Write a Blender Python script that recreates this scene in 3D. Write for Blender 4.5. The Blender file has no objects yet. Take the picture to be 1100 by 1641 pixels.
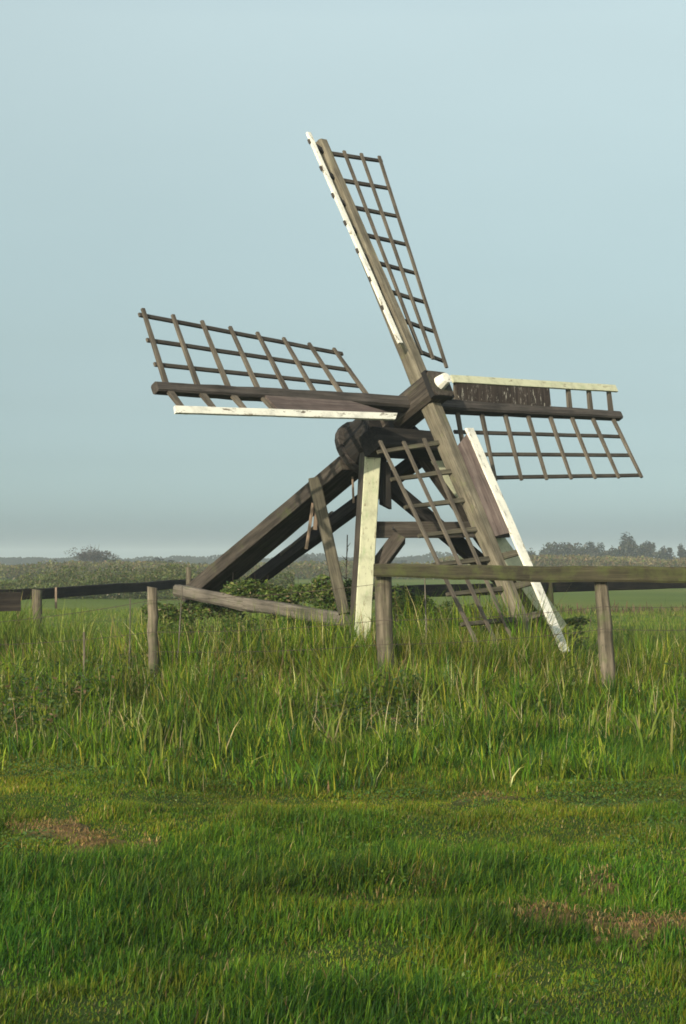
import bpy, math, random
import numpy as np
from mathutils import Vector, Matrix
random.seed(7); RNG = np.random.default_rng(7)
sc = bpy.context.scene
R_ = math.radians

# ---------------------------------------------------------------- camera
EYE = 1.5; FPX = 2700.0; CX, CY, HOR = 550.0, 820.5, 900.0
cam_d = bpy.data.cameras.new('camera'); cam = bpy.data.objects.new('camera', cam_d)
sc.collection.objects.link(cam); sc.camera = cam
cam.location = (0, 0, EYE)
PITCH = math.atan((HOR - CY) / FPX)
cam.rotation_euler = (math.pi / 2 + PITCH, 0, 0)
cam_d.sensor_fit = 'VERTICAL'; cam_d.sensor_height = 36; cam_d.sensor_width = 36
cam_d.lens = 36 * FPX / 1641
cam_d.clip_start = 0.1; cam_d.clip_end = 6000
# ---------------------------------------------------------------- world, sun, exposure
SUN = Vector((-0.34, -0.84, 0.36)).normalized()          # towards the sun
sun_el = math.asin(SUN.z); sun_az = math.atan2(SUN.x, SUN.y)
w = bpy.data.worlds.new('World'); sc.world = w; w.use_nodes = True
nt = w.node_tree; nt.nodes.clear()
out = nt.nodes.new('ShaderNodeOutputWorld'); bg = nt.nodes.new('ShaderNodeBackground')
sky = nt.nodes.new('ShaderNodeTexSky'); sky.sky_type = 'NISHITA'; sky.sun_disc = False
sky.sun_elevation = sun_el; sky.sun_rotation = sun_az
sky.air_density = 1.0; sky.dust_density = 2.5; sky.ozone_density = 1.5
hs = nt.nodes.new('ShaderNodeHueSaturation'); hs.inputs['Saturation'].default_value = 0.62
mul = nt.nodes.new('ShaderNodeMix'); mul.data_type = 'RGBA'; mul.blend_type = 'MULTIPLY'
mul.inputs['Factor'].default_value = 1
tc = nt.nodes.new('ShaderNodeTexCoord'); sz = nt.nodes.new('ShaderNodeSeparateXYZ'); nt.links.new(tc.outputs['Generated'], sz.inputs[0])
# thin film-like veil: the air near the horizon is a little duller and greener than the model sky
cr = nt.nodes.new('ShaderNodeValToRGB'); els = cr.color_ramp.elements
while len(els) < 12: els.new(.5)
for i_, (p_, c_) in enumerate([(0.000, (0.706, 0.961, 1.149)), (0.011, (0.706, 0.961, 1.149)), (0.031, (0.714, 0.930, 1.068)), (0.059, (0.589, 0.718, 0.787)), (0.092, (0.564, 0.643, 0.653)), (0.129, (0.566, 0.627, 0.592)), (0.169, (0.619, 0.677, 0.612)), (0.208, (0.687, 0.738, 0.644)), (0.246, (0.780, 0.824, 0.701)), (0.283, (0.873, 0.910, 0.760)), (0.309, (0.951, 0.984, 0.814)), (0.500, (0.920, 1.000, 0.930))]): els[i_].position = p_; els[i_].color = (*c_, 1)
nt.links.new(sz.outputs[2], cr.inputs[0])
cn = nt.nodes.new('ShaderNodeTexNoise'); cn.inputs['Scale'].default_value = 2.2; cn.inputs['Detail'].default_value = 4
cm = nt.nodes.new('ShaderNodeMapping'); cm.inputs['Scale'].default_value = (1, 1, 2.2); nt.links.new(tc.outputs['Generated'], cm.inputs[0]); nt.links.new(cm.outputs[0], cn.inputs['Vector'])
cv = nt.nodes.new('ShaderNodeMapRange'); cv.inputs['From Min'].default_value = .3; cv.inputs['From Max'].default_value = .7; cv.inputs['To Min'].default_value = .96; cv.inputs['To Max'].default_value = 1.04
nt.links.new(cn.outputs['Fac'], cv.inputs['Value'])
vm = nt.nodes.new('ShaderNodeVectorMath'); vm.operation = 'SCALE'; nt.links.new(cr.outputs[0], vm.inputs[0]); nt.links.new(cv.outputs[0], vm.inputs['Scale'])
nt.links.new(vm.outputs[0], mul.inputs['B'])
nt.links.new(sky.outputs[0], hs.inputs['Color']); nt.links.new(hs.outputs[0], mul.inputs['A'])
nt.links.new(mul.outputs['Result'], bg.inputs['Color']); bg.inputs['Strength'].default_value = 0.14
nt.links.new(bg.outputs[0], out.inputs['Surface'])
sl = bpy.data.lights.new('sun', 'SUN'); so = bpy.data.objects.new('sun', sl); sc.collection.objects.link(so)
sl.energy = 3.3; sl.angle = R_(0.6); sl.color = (1.0, 0.89, 0.70)
so.rotation_euler = SUN.to_track_quat('Z', 'Y').to_euler(); so.location = (0, 0, 30)
sc.view_settings.view_transform = 'Standard'; sc.view_settings.look = 'None'
sc.view_settings.exposure = 0.5; sc.view_settings.gamma = 1
sc.cycles.volume_bounces = 1; sc.cycles.max_bounces = 8; sc.cycles.transparent_max_bounces = 8
sc.cycles.filter_width = 1.7

# ---------------------------------------------------------------- helpers
def at(px, py, Y):                                        # a point seen at a pixel of the 1100x1641 picture, Y metres ahead
    xc, yc = (px - CX) / FPX, (CY - py) / FPX
    c, s = math.cos(PITCH), math.sin(PITCH)
    d = Vector((xc, c - yc * s, s + yc * c))
    return Vector((0, 0, EYE)) + d * (Y / d.y)

def tag(o, label=None, cat=None, group=None, kind=None):
    for k, v in (('label', label), ('category', cat), ('group', group), ('kind', kind)):
        if v: o[k] = v
    return o
def empty(name, loc=(0, 0, 0)):
    o = bpy.data.objects.new(name, None); sc.collection.objects.link(o); o.location = loc
    return o

class Noise2:                                             # smooth value noise for heights and densities
    def __init__(s, seed): s.g = np.random.default_rng(seed).random((256, 256))
    def __call__(s, x, y, scale):
        x = np.asarray(x, float) / scale + 400; y = np.asarray(y, float) / scale + 400
        xi = np.floor(x).astype(int); yi = np.floor(y).astype(int); fx = x - xi; fy = y - yi
        fx = fx * fx * (3 - 2 * fx); fy = fy * fy * (3 - 2 * fy); g = s.g
        a = g[xi % 256, yi % 256]; b = g[(xi + 1) % 256, yi % 256]; c = g[xi % 256, (yi + 1) % 256]; d = g[(xi + 1) % 256, (yi + 1) % 256]
        return (a * (1 - fx) + b * fx) * (1 - fy) + (c * (1 - fx) + d * fx) * fy
N1, N2, N3, N4 = Noise2(1), Noise2(2), Noise2(3), Noise2(4)
def sstep(a, b, x):
    t = np.clip((np.asarray(x, float) - a) / (b - a), 0, 1); return t * t * (3 - 2 * t)
# worn patches of dead grass in the lawn: x, y, rx, ry, strength
PATCH = [(0.84, 7.15, .16, .13, .8), (1.22, 6.98, .20, .22, 1.), (1.58, 6.95, .28, .22, 1.), (1.16, 7.85, .08, .14, .8), (0.40, 7.95, .11, .14, .55),
         (-1.78, 9.7, .12, .14, .5), (-1.55, 9.4, .14, .24, .9), (-1.34, 9.1, .16, .18, .9), (-1.05, 8.95, .10, .12, .5), (0.86, 10.6, .18, .22, .5),
         (1.45, 5.95, .16, .16, .4)]
def patch(x, y):
    m = np.zeros(np.shape(x))
    wob = (N4(x, y, .13) - .5) * 1.1 + (N2(x, y, .05) - .5) * .9
    for a, b, rx, ry, s in PATCH:
        d = np.sqrt(((x - a) / rx) ** 2 + ((y - b) / ry) ** 2) + wob
        m = np.maximum(m, s * (1 - sstep(.7, 1.25, d)))
    return m
def gh(x, y):                                             # the lie of the land
    x = np.asarray(x, float); y = np.asarray(y, float)
    near = 1 - sstep(30, 60, np.hypot(x, y - 10))
    z = .16 * sstep(11.5, 15.5, y) * (1 - sstep(40, 70, y))
    z = z + near * ((N1(x, y, 2.3) - .5) * .10 + (N2(x, y, .8) - .5) * .09 + (N3(x, y, .33) - .5) * .045)
    dd = (y - (47 + .10 * x)) / 2.6                       # the shallow ditch on the right
    z = z - .45 * np.exp(-dd * dd) * sstep(3.0, 6.0, x)
    return z + .05 * patch(x, y)

# ---------------------------------------------------------------- materials
def newmat(name):
    m = bpy.data.materials.new(name); m.use_nodes = True; t = m.node_tree
    b = t.nodes['Principled BSDF']; return m, t, b
def node(t, typ, **kw):
    n = t.nodes.new(typ)
    for k, v in kw.items():
        if k in ('Scale', 'Detail', 'Roughness', 'Distortion', 'Strength', 'Distance', 'Vector', 'Fac', 'Factor'): n.inputs[k].default_value = v
        else: setattr(n, k, v)
    return n
def ramp(t, src, stops):
    r = t.nodes.new('ShaderNodeValToRGB'); e = r.color_ramp.elements
    while len(e) < len(stops): e.new(.5)
    for i, (p, c) in enumerate(stops): e[i].position = p; e[i].color = (*c, 1) if len(c) == 3 else c
    t.links.new(src, r.inputs[0]); return r.outputs[0]
def mix(t, f, a, b, blend='MIX'):
    m = t.nodes.new('ShaderNodeMix'); m.data_type = 'RGBA'; m.blend_type = blend
    for k, v in (('Factor', f), ('A', a), ('B', b)):
        if hasattr(v, 'links') or hasattr(v, 'is_linked'): t.links.new(v, m.inputs[k])
        else: m.inputs[k].default_value = v if not isinstance(v, tuple) else (*v, 1)[:4]
    return m.outputs['Result']
def wood(name, c0, c1, c2, moss=0.0, mossc=(.07, .09, .03), rough=.85, flake=None, flake_amt=.5, algae=0.0):
    """long-grained timber; coordinates come from the 'gc' attribute (x along the grain, metres)"""
    m, t, b = newmat(name)
    a = node(t, 'ShaderNodeAttribute', attribute_name='gc')
    mp = t.nodes.new('ShaderNodeMapping'); mp.inputs['Scale'].default_value = (1.6, 26, 26); t.links.new(a.outputs['Vector'], mp.inputs[0])
    n1 = node(t, 'ShaderNodeTexNoise', Scale=1.0, Detail=8, Roughness=.65); t.links.new(mp.outputs[0], n1.inputs['Vector'])
    col = ramp(t, n1.outputs['Fac'], [(.30, c0), (.5, c1), (.72, c2)])
    n2 = node(t, 'ShaderNodeTexNoise', Scale=3.2, Detail=5, Roughness=.6); t.links.new(a.outputs['Vector'], n2.inputs['Vector'])
    blot = ramp(t, n2.outputs['Fac'], [(.3, (.62, .62, .62)), (.62, (1.12, 1.10, 1.08))])
    col = mix(t, 1.0, col, blot, 'MULTIPLY')
    mpc = t.nodes.new('ShaderNodeMapping'); mpc.inputs['Scale'].default_value = (.9, 42, 42); t.links.new(a.outputs['Vector'], mpc.inputs[0])
    nc = node(t, 'ShaderNodeTexNoise', Scale=1.0, Detail=3, Roughness=.5); t.links.new(mpc.outputs[0], nc.inputs['Vector'])
    fc = ramp(t, nc.outputs['Fac'], [(.475, (0, 0, 0)), (.5, (.75, .75, .75)), (.525, (0, 0, 0))])
    col = mix(t, fc, col, tuple(v * .45 for v in c0))
    if flake:                                             # paint over the bare timber, chipped
        mp2 = t.nodes.new('ShaderNodeMapping'); mp2.inputs['Scale'].default_value = (5, 16, 16); t.links.new(a.outputs['Vector'], mp2.inputs[0])
        n3 = node(t, 'ShaderNodeTexNoise', Scale=1.3, Detail=9, Roughness=.72); t.links.new(mp2.outputs[0], n3.inputs['Vector'])
        f = ramp(t, n3.outputs['Fac'], [(.5 + .5 * (flake_amt - .5) + .02, (1, 1, 1)), (.5 + .5 * (flake_amt - .5) + .08, (0, 0, 0))])
        n4 = node(t, 'ShaderNodeTexNoise', Scale=7, Detail=6, Roughness=.7); t.links.new(a.outputs['Vector'], n4.inputs['Vector'])
        dirt = ramp(t, n4.outputs['Fac'], [(.28, tuple(x * .62 for x in flake)), (.5, tuple(x * .93 for x in flake)), (.7, flake)])
        if algae:
            n5 = node(t, 'ShaderNodeTexNoise', Scale=4.5, Detail=7, Roughness=.75); t.links.new(mp2.outputs[0], n5.inputs['Vector'])
            n5.inputs['Scale'].default_value = .8
            fa = ramp(t, n5.outputs['Fac'], [(.54, (0, 0, 0)), (.70, (algae, algae, algae))])
            dirt = mix(t, fa, dirt, (.24, .34, .17))
        col = mix(t, f, col, dirt)
    if moss:
        n6 = node(t, 'ShaderNodeTexNoise', Scale=5.5, Detail=8, Roughness=.7); t.links.new(a.outputs['Vector'], n6.inputs['Vector'])
        fm = ramp(t, n6.outputs['Fac'], [(.62 - .3 * moss, (0, 0, 0)), (.80 - .25 * moss, (.85, .85, .85))])
        col = mix(t, fm, col, mossc)
    t.links.new(col, b.inputs['Base Color']); b.inputs['Roughness'].default_value = rough
    b.inputs['Specular IOR Level'].default_value = .25
    bp = node(t, 'ShaderNodeBump', Strength=.55, Distance=.006); t.links.new(n1.outputs['Fac'], bp.inputs['Height']); t.links.new(bp.outputs[0], b.inputs['Normal'])
    return m
M = {}
M['brown'] = wood('weathered_brown_timber', (.030, .025, .020), (.066, .055, .045), (.125, .108, .09), moss=.18)
M['dark'] = wood('tarred_timber', (.010, .010, .010), (.022, .020, .018), (.045, .038, .032))
M['stock'] = wood('grey_stock_timber', (0.080, 0.068, 0.048), (0.168, 0.148, 0.108), (0.248, 0.224, 0.168), moss=.16, mossc=(.16, .17, .08))
M['stockdark'] = wood('dark_stock_timber', (.034, .030, .027), (.062, .054, .048), (.115, .10, .09))
M['lath'] = wood('grey_lath', (0.056, 0.046, 0.038), (0.112, 0.096, 0.076), (0.168, 0.148, 0.116))
M['lathdark'] = wood('dark_lath', (0.033, 0.029, 0.026), (0.056, 0.049, 0.041), (0.086, 0.076, 0.059))
M['plank'] = wood('brown_plank', (0.066, 0.048, 0.044), (0.109, 0.084, 0.076), (0.156, 0.129, 0.117))
M['plankflake'] = wood('flaking_plank', (0.024, 0.019, 0.017), (0.052, 0.040, 0.034), (0.080, 0.064, 0.056), flake=(.45, .42, .36), flake_amt=.22)
M['white'] = wood('chipped_white_paint', (.10, .085, .06), (.2, .17, .13), (.3, .27, .2), flake=(.78, .76, .67), flake_amt=.61)
M['cream'] = wood('cream_paint_with_algae', (.12, .10, .07), (.22, .19, .13), (.32, .28, .2), flake=(.54, .54, .38), flake_amt=.62, algae=.55)
M['grey'] = wood('bleached_grey_timber', (0.072, 0.065, 0.050), (0.144, 0.126, 0.104), (0.216, 0.194, 0.166), moss=.25)
M['olive'] = wood('greenish_worn_timber', (.045, .041, .029), (.088, .079, .056), (.145, .132, .10), moss=.18, mossc=(.085, .095, .045))
M['post'] = wood('round_post_timber', (.055, .046, .032), (.115, .098, .070), (.25, .21, .155), moss=.3)
M['mossrail'] = wood('mossy_rail_timber', (.022, .020, .012), (.042, .038, .022), (.070, .062, .036), moss=.55, mossc=(.060, .070, .020))
M['blackrail'] = wood('creosoted_rail', (.012, .010, .009), (.024, .020, .017), (.05, .04, .03))
M['redwood'] = wood('fresh_splinter_wood', (.12, .085, .06), (.20, .15, .11), (.32, .24, .18))
mt, t, b = newmat('rusty_wire'); b.inputs['Base Color'].default_value = (.05, .035, .025, 1); b.inputs['Roughness'].default_value = .7; M['wire'] = mt
mt, t, b = newmat('iron'); b.inputs['Base Color'].default_value = (.03, .028, .027, 1); b.inputs['Roughness'].default_value = .6; b.inputs['Metallic'].default_value = .6; M['iron'] = mt

def blade_mat(name, transl=.35, rough=.55, spec=.16):
    m, t, b = newmat(name)
    a = node(t, 'ShaderNodeAttribute', attribute_name='tint')
    b.inputs['Roughness'].default_value = rough; b.inputs['Specular IOR Level'].default_value = spec
    t.links.new(a.outputs['Color'], b.inputs['Base Color'])
    tr = t.nodes.new('ShaderNodeBsdfTranslucent'); t.links.new(a.outputs['Color'], tr.inputs['Color'])
    ms = t.nodes.new('ShaderNodeMixShader'); ms.inputs[0].default_value = transl
    t.links.new(b.outputs[0], ms.inputs[1]); t.links.new(tr.outputs[0], ms.inputs[2])
    t.links.new(ms.outputs[0], t.nodes['Material Output'].inputs['Surface']); return m
M['blade'] = blade_mat('grass_blade'); M['leaf'] = blade_mat('leaf', .3, .5, .3); M['straw'] = blade_mat('dry_straw', .15, .6, .2)
M['bark'] = wood('bark', (.05, .042, .036), (.085, .074, .064), (.12, .105, .09))

# ---------------------------------------------------------------- mesh builders
class MB:
    def __init__(s): s.v = []; s.f = []; s.g = []; s.mi = []
    def prism(s, p0, p1, w, h, side=None, w2=None, h2=None, seg=1, ch=.12, wob=0., cut0=0., cut1=0., mats=None, rnd=None, ext=0.):
        """a timber from p0 to p1; w along 'side', h across it; chamfered; ends may be cut askew"""
        p0 = Vector(p0); p1 = Vector(p1); ax = (p1 - p0); L = ax.length; ax.normalize()
        side = Vector(side if side is not None else (1, 0, 0)); side = (side - ax * side.dot(ax)).normalized(); up = ax.cross(side).normalized()
        w2 = w if w2 is None else w2; h2 = h if h2 is None else h2
        base = len(s.v); off = Vector((random.random() * 20, random.random() * 20, random.random() * 20))
        if rnd:
            ring = [(math.cos(2 * math.pi * i / rnd) * .5, math.sin(2 * math.pi * i / rnd) * .5) for i in range(rnd)]
            rr = [1 + random.uniform(-.09, .09) for _ in ring]
        else:
            c = ch; ring = [(-.5 + c, -.5), (.5 - c, -.5), (.5, -.5 + c), (.5, .5 - c), (.5 - c, .5), (-.5 + c, .5), (-.5, .5 - c), (-.5, -.5 + c)]
            if c == 0: ring = [(-.5, -.5), (.5, -.5), (.5, .5), (-.5, .5)]
            rr = [1] * len(ring)
        K = len(ring)
        for i in range(seg + 1):
            u = i / seg; ww = w + (w2 - w) * u; hh = h + (h2 - h) * u
            jx = random.uniform(-wob, wob) if 0 < i < seg else 0; jy = random.uniform(-wob, wob) if 0 < i < seg else 0
            for (a, bb), q in zip(ring, rr):
                sh = (cut0 * (1 - u) + cut1 * u) * a * ww if (i == 0 or i == seg) else 0
                k1 = random.uniform(-wob, wob) * .6
                a2 = a * ww * q + jx + (k1 if a > 0 else -k1) * .5; b2 = bb * hh * q + jy
                s.v.append(p0 + ax * (L * u + sh) + side * a2 + up * b2)
                s.g.append((off.x + L * u, off.y + a2, off.z + b2))
        for i in range(seg):
            for k in range(K):
                a = base + i * K + k; bq = base + i * K + (k + 1) % K
                s.f.append((a, bq, bq + K, a + K)); s.mi.append(0 if not mats else mats(k))
        s.f.append(tuple(base + k for k in range(K))[::-1]); s.mi.append(0)
        s.f.append(tuple(base + seg * K + k for k in range(K))); s.mi.append(0)
        return s
    def plate(s, poly, nrm, th, grain=(1, 0, 0)):
        """a flat board given by its corner points, th thick along nrm"""
        poly = [Vector(p) for p in poly]; nrm = Vector(nrm).normalized(); K = len(poly); base = len(s.v)
        gx = Vector(grain); gx = (gx - nrm * gx.dot(nrm)).normalized(); gy = nrm.cross(gx); o = random.random() * 20
        for sg in (-.5, .5):
            for p in poly:
                q = p + nrm * (th * sg); s.v.append(q); s.g.append((q.dot(gx) + o, q.dot(gy) + o, q.dot(nrm)))
        s.f.append(tuple(base + k for k in range(K))[::-1]); s.f.append(tuple(base + K + k for k in range(K))); s.mi += [0, 0]
        for k in range(K):
            a = base + k; bq = base + (k + 1) % K; s.f.append((a, bq, bq + K, a + K)); s.mi.append(0)
        return s
    def cyl(s, p0, p1, r0, r1=None, n=24, seg=1): return s.prism(p0, p1, 2 * r0, 2 * r0, side=(.3, .2, .9), w2=None if r1 is None else 2 * r1, h2=None if r1 is None else 2 * r1, rnd=n, seg=seg)
    def tube(s, pts, r, n=5):
        for a, bq in zip(pts[:-1], pts[1:]): s.prism(a, bq, 2 * r, 2 * r, side=(.1, .9, .3), rnd=n)
        return s
    def build(s, name, mats, parent=None, smooth=False):
        me = bpy.data.meshes.new(name); me.from_pydata([tuple(p) for p in s.v], [], s.f)
        if not isinstance(mats, (list, tuple)): mats = [mats]
        for m in mats: me.materials.append(M[m])
        at_ = me.attributes.new('gc', 'FLOAT_VECTOR', 'POINT'); at_.data.foreach_set('vector', np.array(s.g, np.float32).ravel())
        me.polygons.foreach_set('material_index', s.mi)
        import bmesh
        bm = bmesh.new(); bm.from_mesh(me); bmesh.ops.recalc_face_normals(bm, faces=bm.faces); bm.to_mesh(me); bm.free()
        if smooth: me.polygons.foreach_set('use_smooth', [True] * len(me.polygons))
        o = bpy.data.objects.new(name, me); sc.collection.objects.link(o)
        if parent is not None:                            # geometry is in world space; keep it there under its thing
            o.parent = parent; o.matrix_parent_inverse = Matrix.Translation(-world_loc(parent))
        return o
def world_loc(o):
    v = Vector(o.location) if o.type == 'EMPTY' else Vector((0, 0, 0))
    return v

def np_mesh(name, V, faces, tint, mat, parent=None, smooth=True):
    """V (n,3), faces: list of (count_per_face, index array (m,count)), tint (n,3)"""
    me = bpy.data.meshes.new(name); me.vertices.add(len(V)); me.vertices.foreach_set('co', V.astype(np.float32).ravel())
    li = np.concatenate([f.ravel() for f in faces]); tot = np.concatenate([np.full(len(f), f.shape[1]) for f in faces])
    st = np.concatenate([[0], np.cumsum(tot)[:-1]])
    me.loops.add(len(li)); me.polygons.add(len(tot)); me.loops.foreach_set('vertex_index', li.astype(np.int32))
    me.polygons.foreach_set('loop_start', st.astype(np.int32)); me.polygons.foreach_set('loop_total', tot.astype(np.int32))
    me.polygons.foreach_set('use_smooth', np.full(len(tot), smooth))
    if tint is not None:
        a = me.attributes.new('tint', 'FLOAT_COLOR', 'POINT')
        a.data.foreach_set('color', np.concatenate([tint, np.ones((len(tint), 1))], 1).astype(np.float32).ravel())
    me.materials.append(M[mat]); me.update(calc_edges=True); me.validate()
    o = bpy.data.objects.new(name, me); sc.collection.objects.link(o)
    if parent is not None: o.parent = parent; o.matrix_parent_inverse = Matrix.Translation(-world_loc(parent))
    return o
def blades(name, x, y, h, wd, bend, tint, mat='blade', z=None, rng=RNG, az=None, parent=None, droop=.0):
    n = len(x); z = gh(x, y) - .01 if z is None else z
    S = np.array([0, .38, .74, 1.0]); W = np.array([.75, 1.0, .66, 0])
    az = rng.uniform(0, 2 * np.pi, n) if az is None else az
    fa = az + np.pi / 2 + rng.normal(0, .5, n)
    lx, ly = np.cos(az), np.sin(az); wx, wy = np.cos(fa), np.sin(fa)
    V = np.zeros((n, 7, 3))
    for i in range(4):
        s = S[i]; out_ = h * bend * s ** 1.9; up = h * np.sqrt(np.maximum(s * s - (bend * s ** 1.9) ** 2, .02 * s)) - droop * h * s ** 3
        cx, cy, cz = x + lx * out_, y + ly * out_, z + up
        if i < 3:
            for k, sg in ((0, -1), (1, 1)):
                V[:, i * 2 + k, 0] = cx + sg * wx * wd * W[i] / 2; V[:, i * 2 + k, 1] = cy + sg * wy * wd * W[i] / 2; V[:, i * 2 + k, 2] = cz
        else: V[:, 6, 0] = cx; V[:, 6, 1] = cy; V[:, 6, 2] = cz
    b0 = (np.arange(n) * 7)[:, None]
    q = np.concatenate([b0 + np.array([[0, 1, 3, 2]]), b0 + np.array([[2, 3, 5, 4]])]); tr = b0 + np.array([[4, 5, 6]])
    T = np.repeat(tint[:, None, :], 7, 1)
    return np_mesh(name, V.reshape(-1, 3), [q, tr], T.reshape(-1, 3), mat, parent)
def pal(n, cols, wts, jit=.12, rng=RNG):
    cols = np.array(cols); wts = np.asarray(wts, float)
    if wts.ndim == 1: idx = rng.choice(len(cols), n, p=wts / wts.sum())
    else:
        c = np.cumsum(wts / wts.sum(1, keepdims=True), 1); idx = (rng.random(n)[:, None] > c).sum(1).clip(0, len(cols) - 1)
    return np.clip(cols[idx] * (1 + rng.normal(0, jit, (n, 1))) * (1 + rng.normal(0, jit * .35, (n, 3))), .004, 1)

# ---------------------------------------------------------------- ground
def lines(dense0, dense1, step, far0, far1):
    a = list(np.arange(dense0, dense1, step)); s = step; v = dense1
    while v < far1: a.append(v); s *= 1.12; v += s
    a.append(far1); s = step; v = dense0 - step
    while v > far0: a.append(v); s *= 1.12; v -= s
    a.append(far0); return np.array(sorted(a))
xs = lines(-5, 5, .07, -1100, 1100); ys = lines(4, 19, .07, -150, 1300)
X, Y = np.meshgrid(xs, ys); Z = gh(X, Y); nx, ny = len(xs), len(ys)
V = np.stack([X.ravel(), Y.ravel(), Z.ravel()], 1)
ii = (np.arange(ny - 1)[:, None] * nx + np.arange(nx - 1)[None]).ravel()
pm = patch(X, Y).ravel()
mt, t, b = newmat('meadow_soil'); M['ground'] = mt
geo = t.nodes.new('ShaderNodeNewGeometry')
na = node(t, 'ShaderNodeTexNoise', Scale=.05, Detail=6, Roughness=.6); t.links.new(geo.outputs['Position'], na.inputs['Vector'])
nb = node(t, 'ShaderNodeTexNoise', Scale=9, Detail=8, Roughness=.7); t.links.new(geo.outputs['Position'], nb.inputs['Vector'])
field = ramp(t, na.outputs['Fac'], [(.35, (.085, .13, .022)), (.5, (.12, .165, .028)), (.65, (.16, .17, .045))])
fine = ramp(t, nb.outputs['Fac'], [(.3, (.55, .6, .5)), (.65, (1.2, 1.15, 1.1))])
field = mix(t, 1.0, field, fine, 'MULTIPLY')
soil = ramp(t, nb.outputs['Fac'], [(.3, (.022, .040, .008)), (.6, (.045, .075, .014))])
straw = ramp(t, nb.outputs['Fac'], [(.3, (.08, .05, .022)), (.65, (.27, .175, .08))])
sep = t.nodes.new('ShaderNodeSeparateXYZ'); t.links.new(geo.outputs['Position'], sep.inputs[0])
mr = t.nodes.new('ShaderNodeMapRange'); mr.inputs['From Min'].default_value = 22; mr.inputs['From Max'].default_value = 42; t.links.new(sep.outputs['Y'], mr.inputs['Value'])
c = mix(t, mr.outputs[0], soil, field)
at_ = node(t, 'ShaderNodeAttribute', attribute_name='tint')
sp = t.nodes.new('ShaderNodeSeparateColor'); t.links.new(at_.outputs['Color'], sp.inputs[0])
c = mix(t, sp.outputs[0], c, straw)
t.links.new(c, b.inputs['Base Color']); b.inputs['Roughness'].default_value = .95; b.inputs['Specular IOR Level'].default_value = .1
bp = node(t, 'ShaderNodeBump', Strength=.8, Distance=.03); t.links.new(nb.outputs['Fac'], bp.inputs['Height']); t.links.new(bp.outputs[0], b.inputs['Normal'])
g = np_mesh('ground', V, [np.stack([ii, ii + 1, ii + 1 + nx, ii + nx], 1)], np.stack([pm, pm * 0, pm * 0], 1), 'ground')
tag(g, 'flat green meadow the mill stands in', 'ground', kind='structure')

# ---------------------------------------------------------------- the mill
P = dict(hub=(673.735, 640.825), k=5.32303, e=.478998, a=.741161, th=.0390937, off=.0286112,
         bo=(.992711, .0908841, .0343416), bi=(.159818, .0766219, .0402697), lc1=(.956748, -.244368, .00916323), lc8=(.184533, -.224909, -.0637254),
         ex=(-.0149404, -.00898555, .020405, -.0731185, .0522036, -.000967, -.003171, .001117, .003021))
RS = 3.3
MILL_Y = P['k'] * RS
hub_px = P['hub']
def fitpt(u, v, F):                                      # F is depth along the view axis
    c_, s_ = math.cos(PITCH), math.sin(PITCH); x = (u - CX) / FPX * F; U = (CY - v) / FPX * F
    return Vector((x, F * c_ - U * s_, EYE + F * s_ + U * c_))
HUB = fitpt(hub_px[0], hub_px[1], MILL_Y)
e_, a_ = P['e'], P['a']
AN = Vector((math.cos(e_) * math.sin(a_), -math.cos(e_) * math.cos(a_), math.sin(e_)))      # shaft, pointing up out of the sails
UH = Vector((math.cos(a_), math.sin(a_), 0)); UV = Vector((-math.sin(e_) * math.sin(a_), math.sin(e_) * math.cos(a_), math.cos(e_)))
def ax(L, w_=0, u_=0): return HUB - AN * L + UH * w_ + UV * u_

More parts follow.
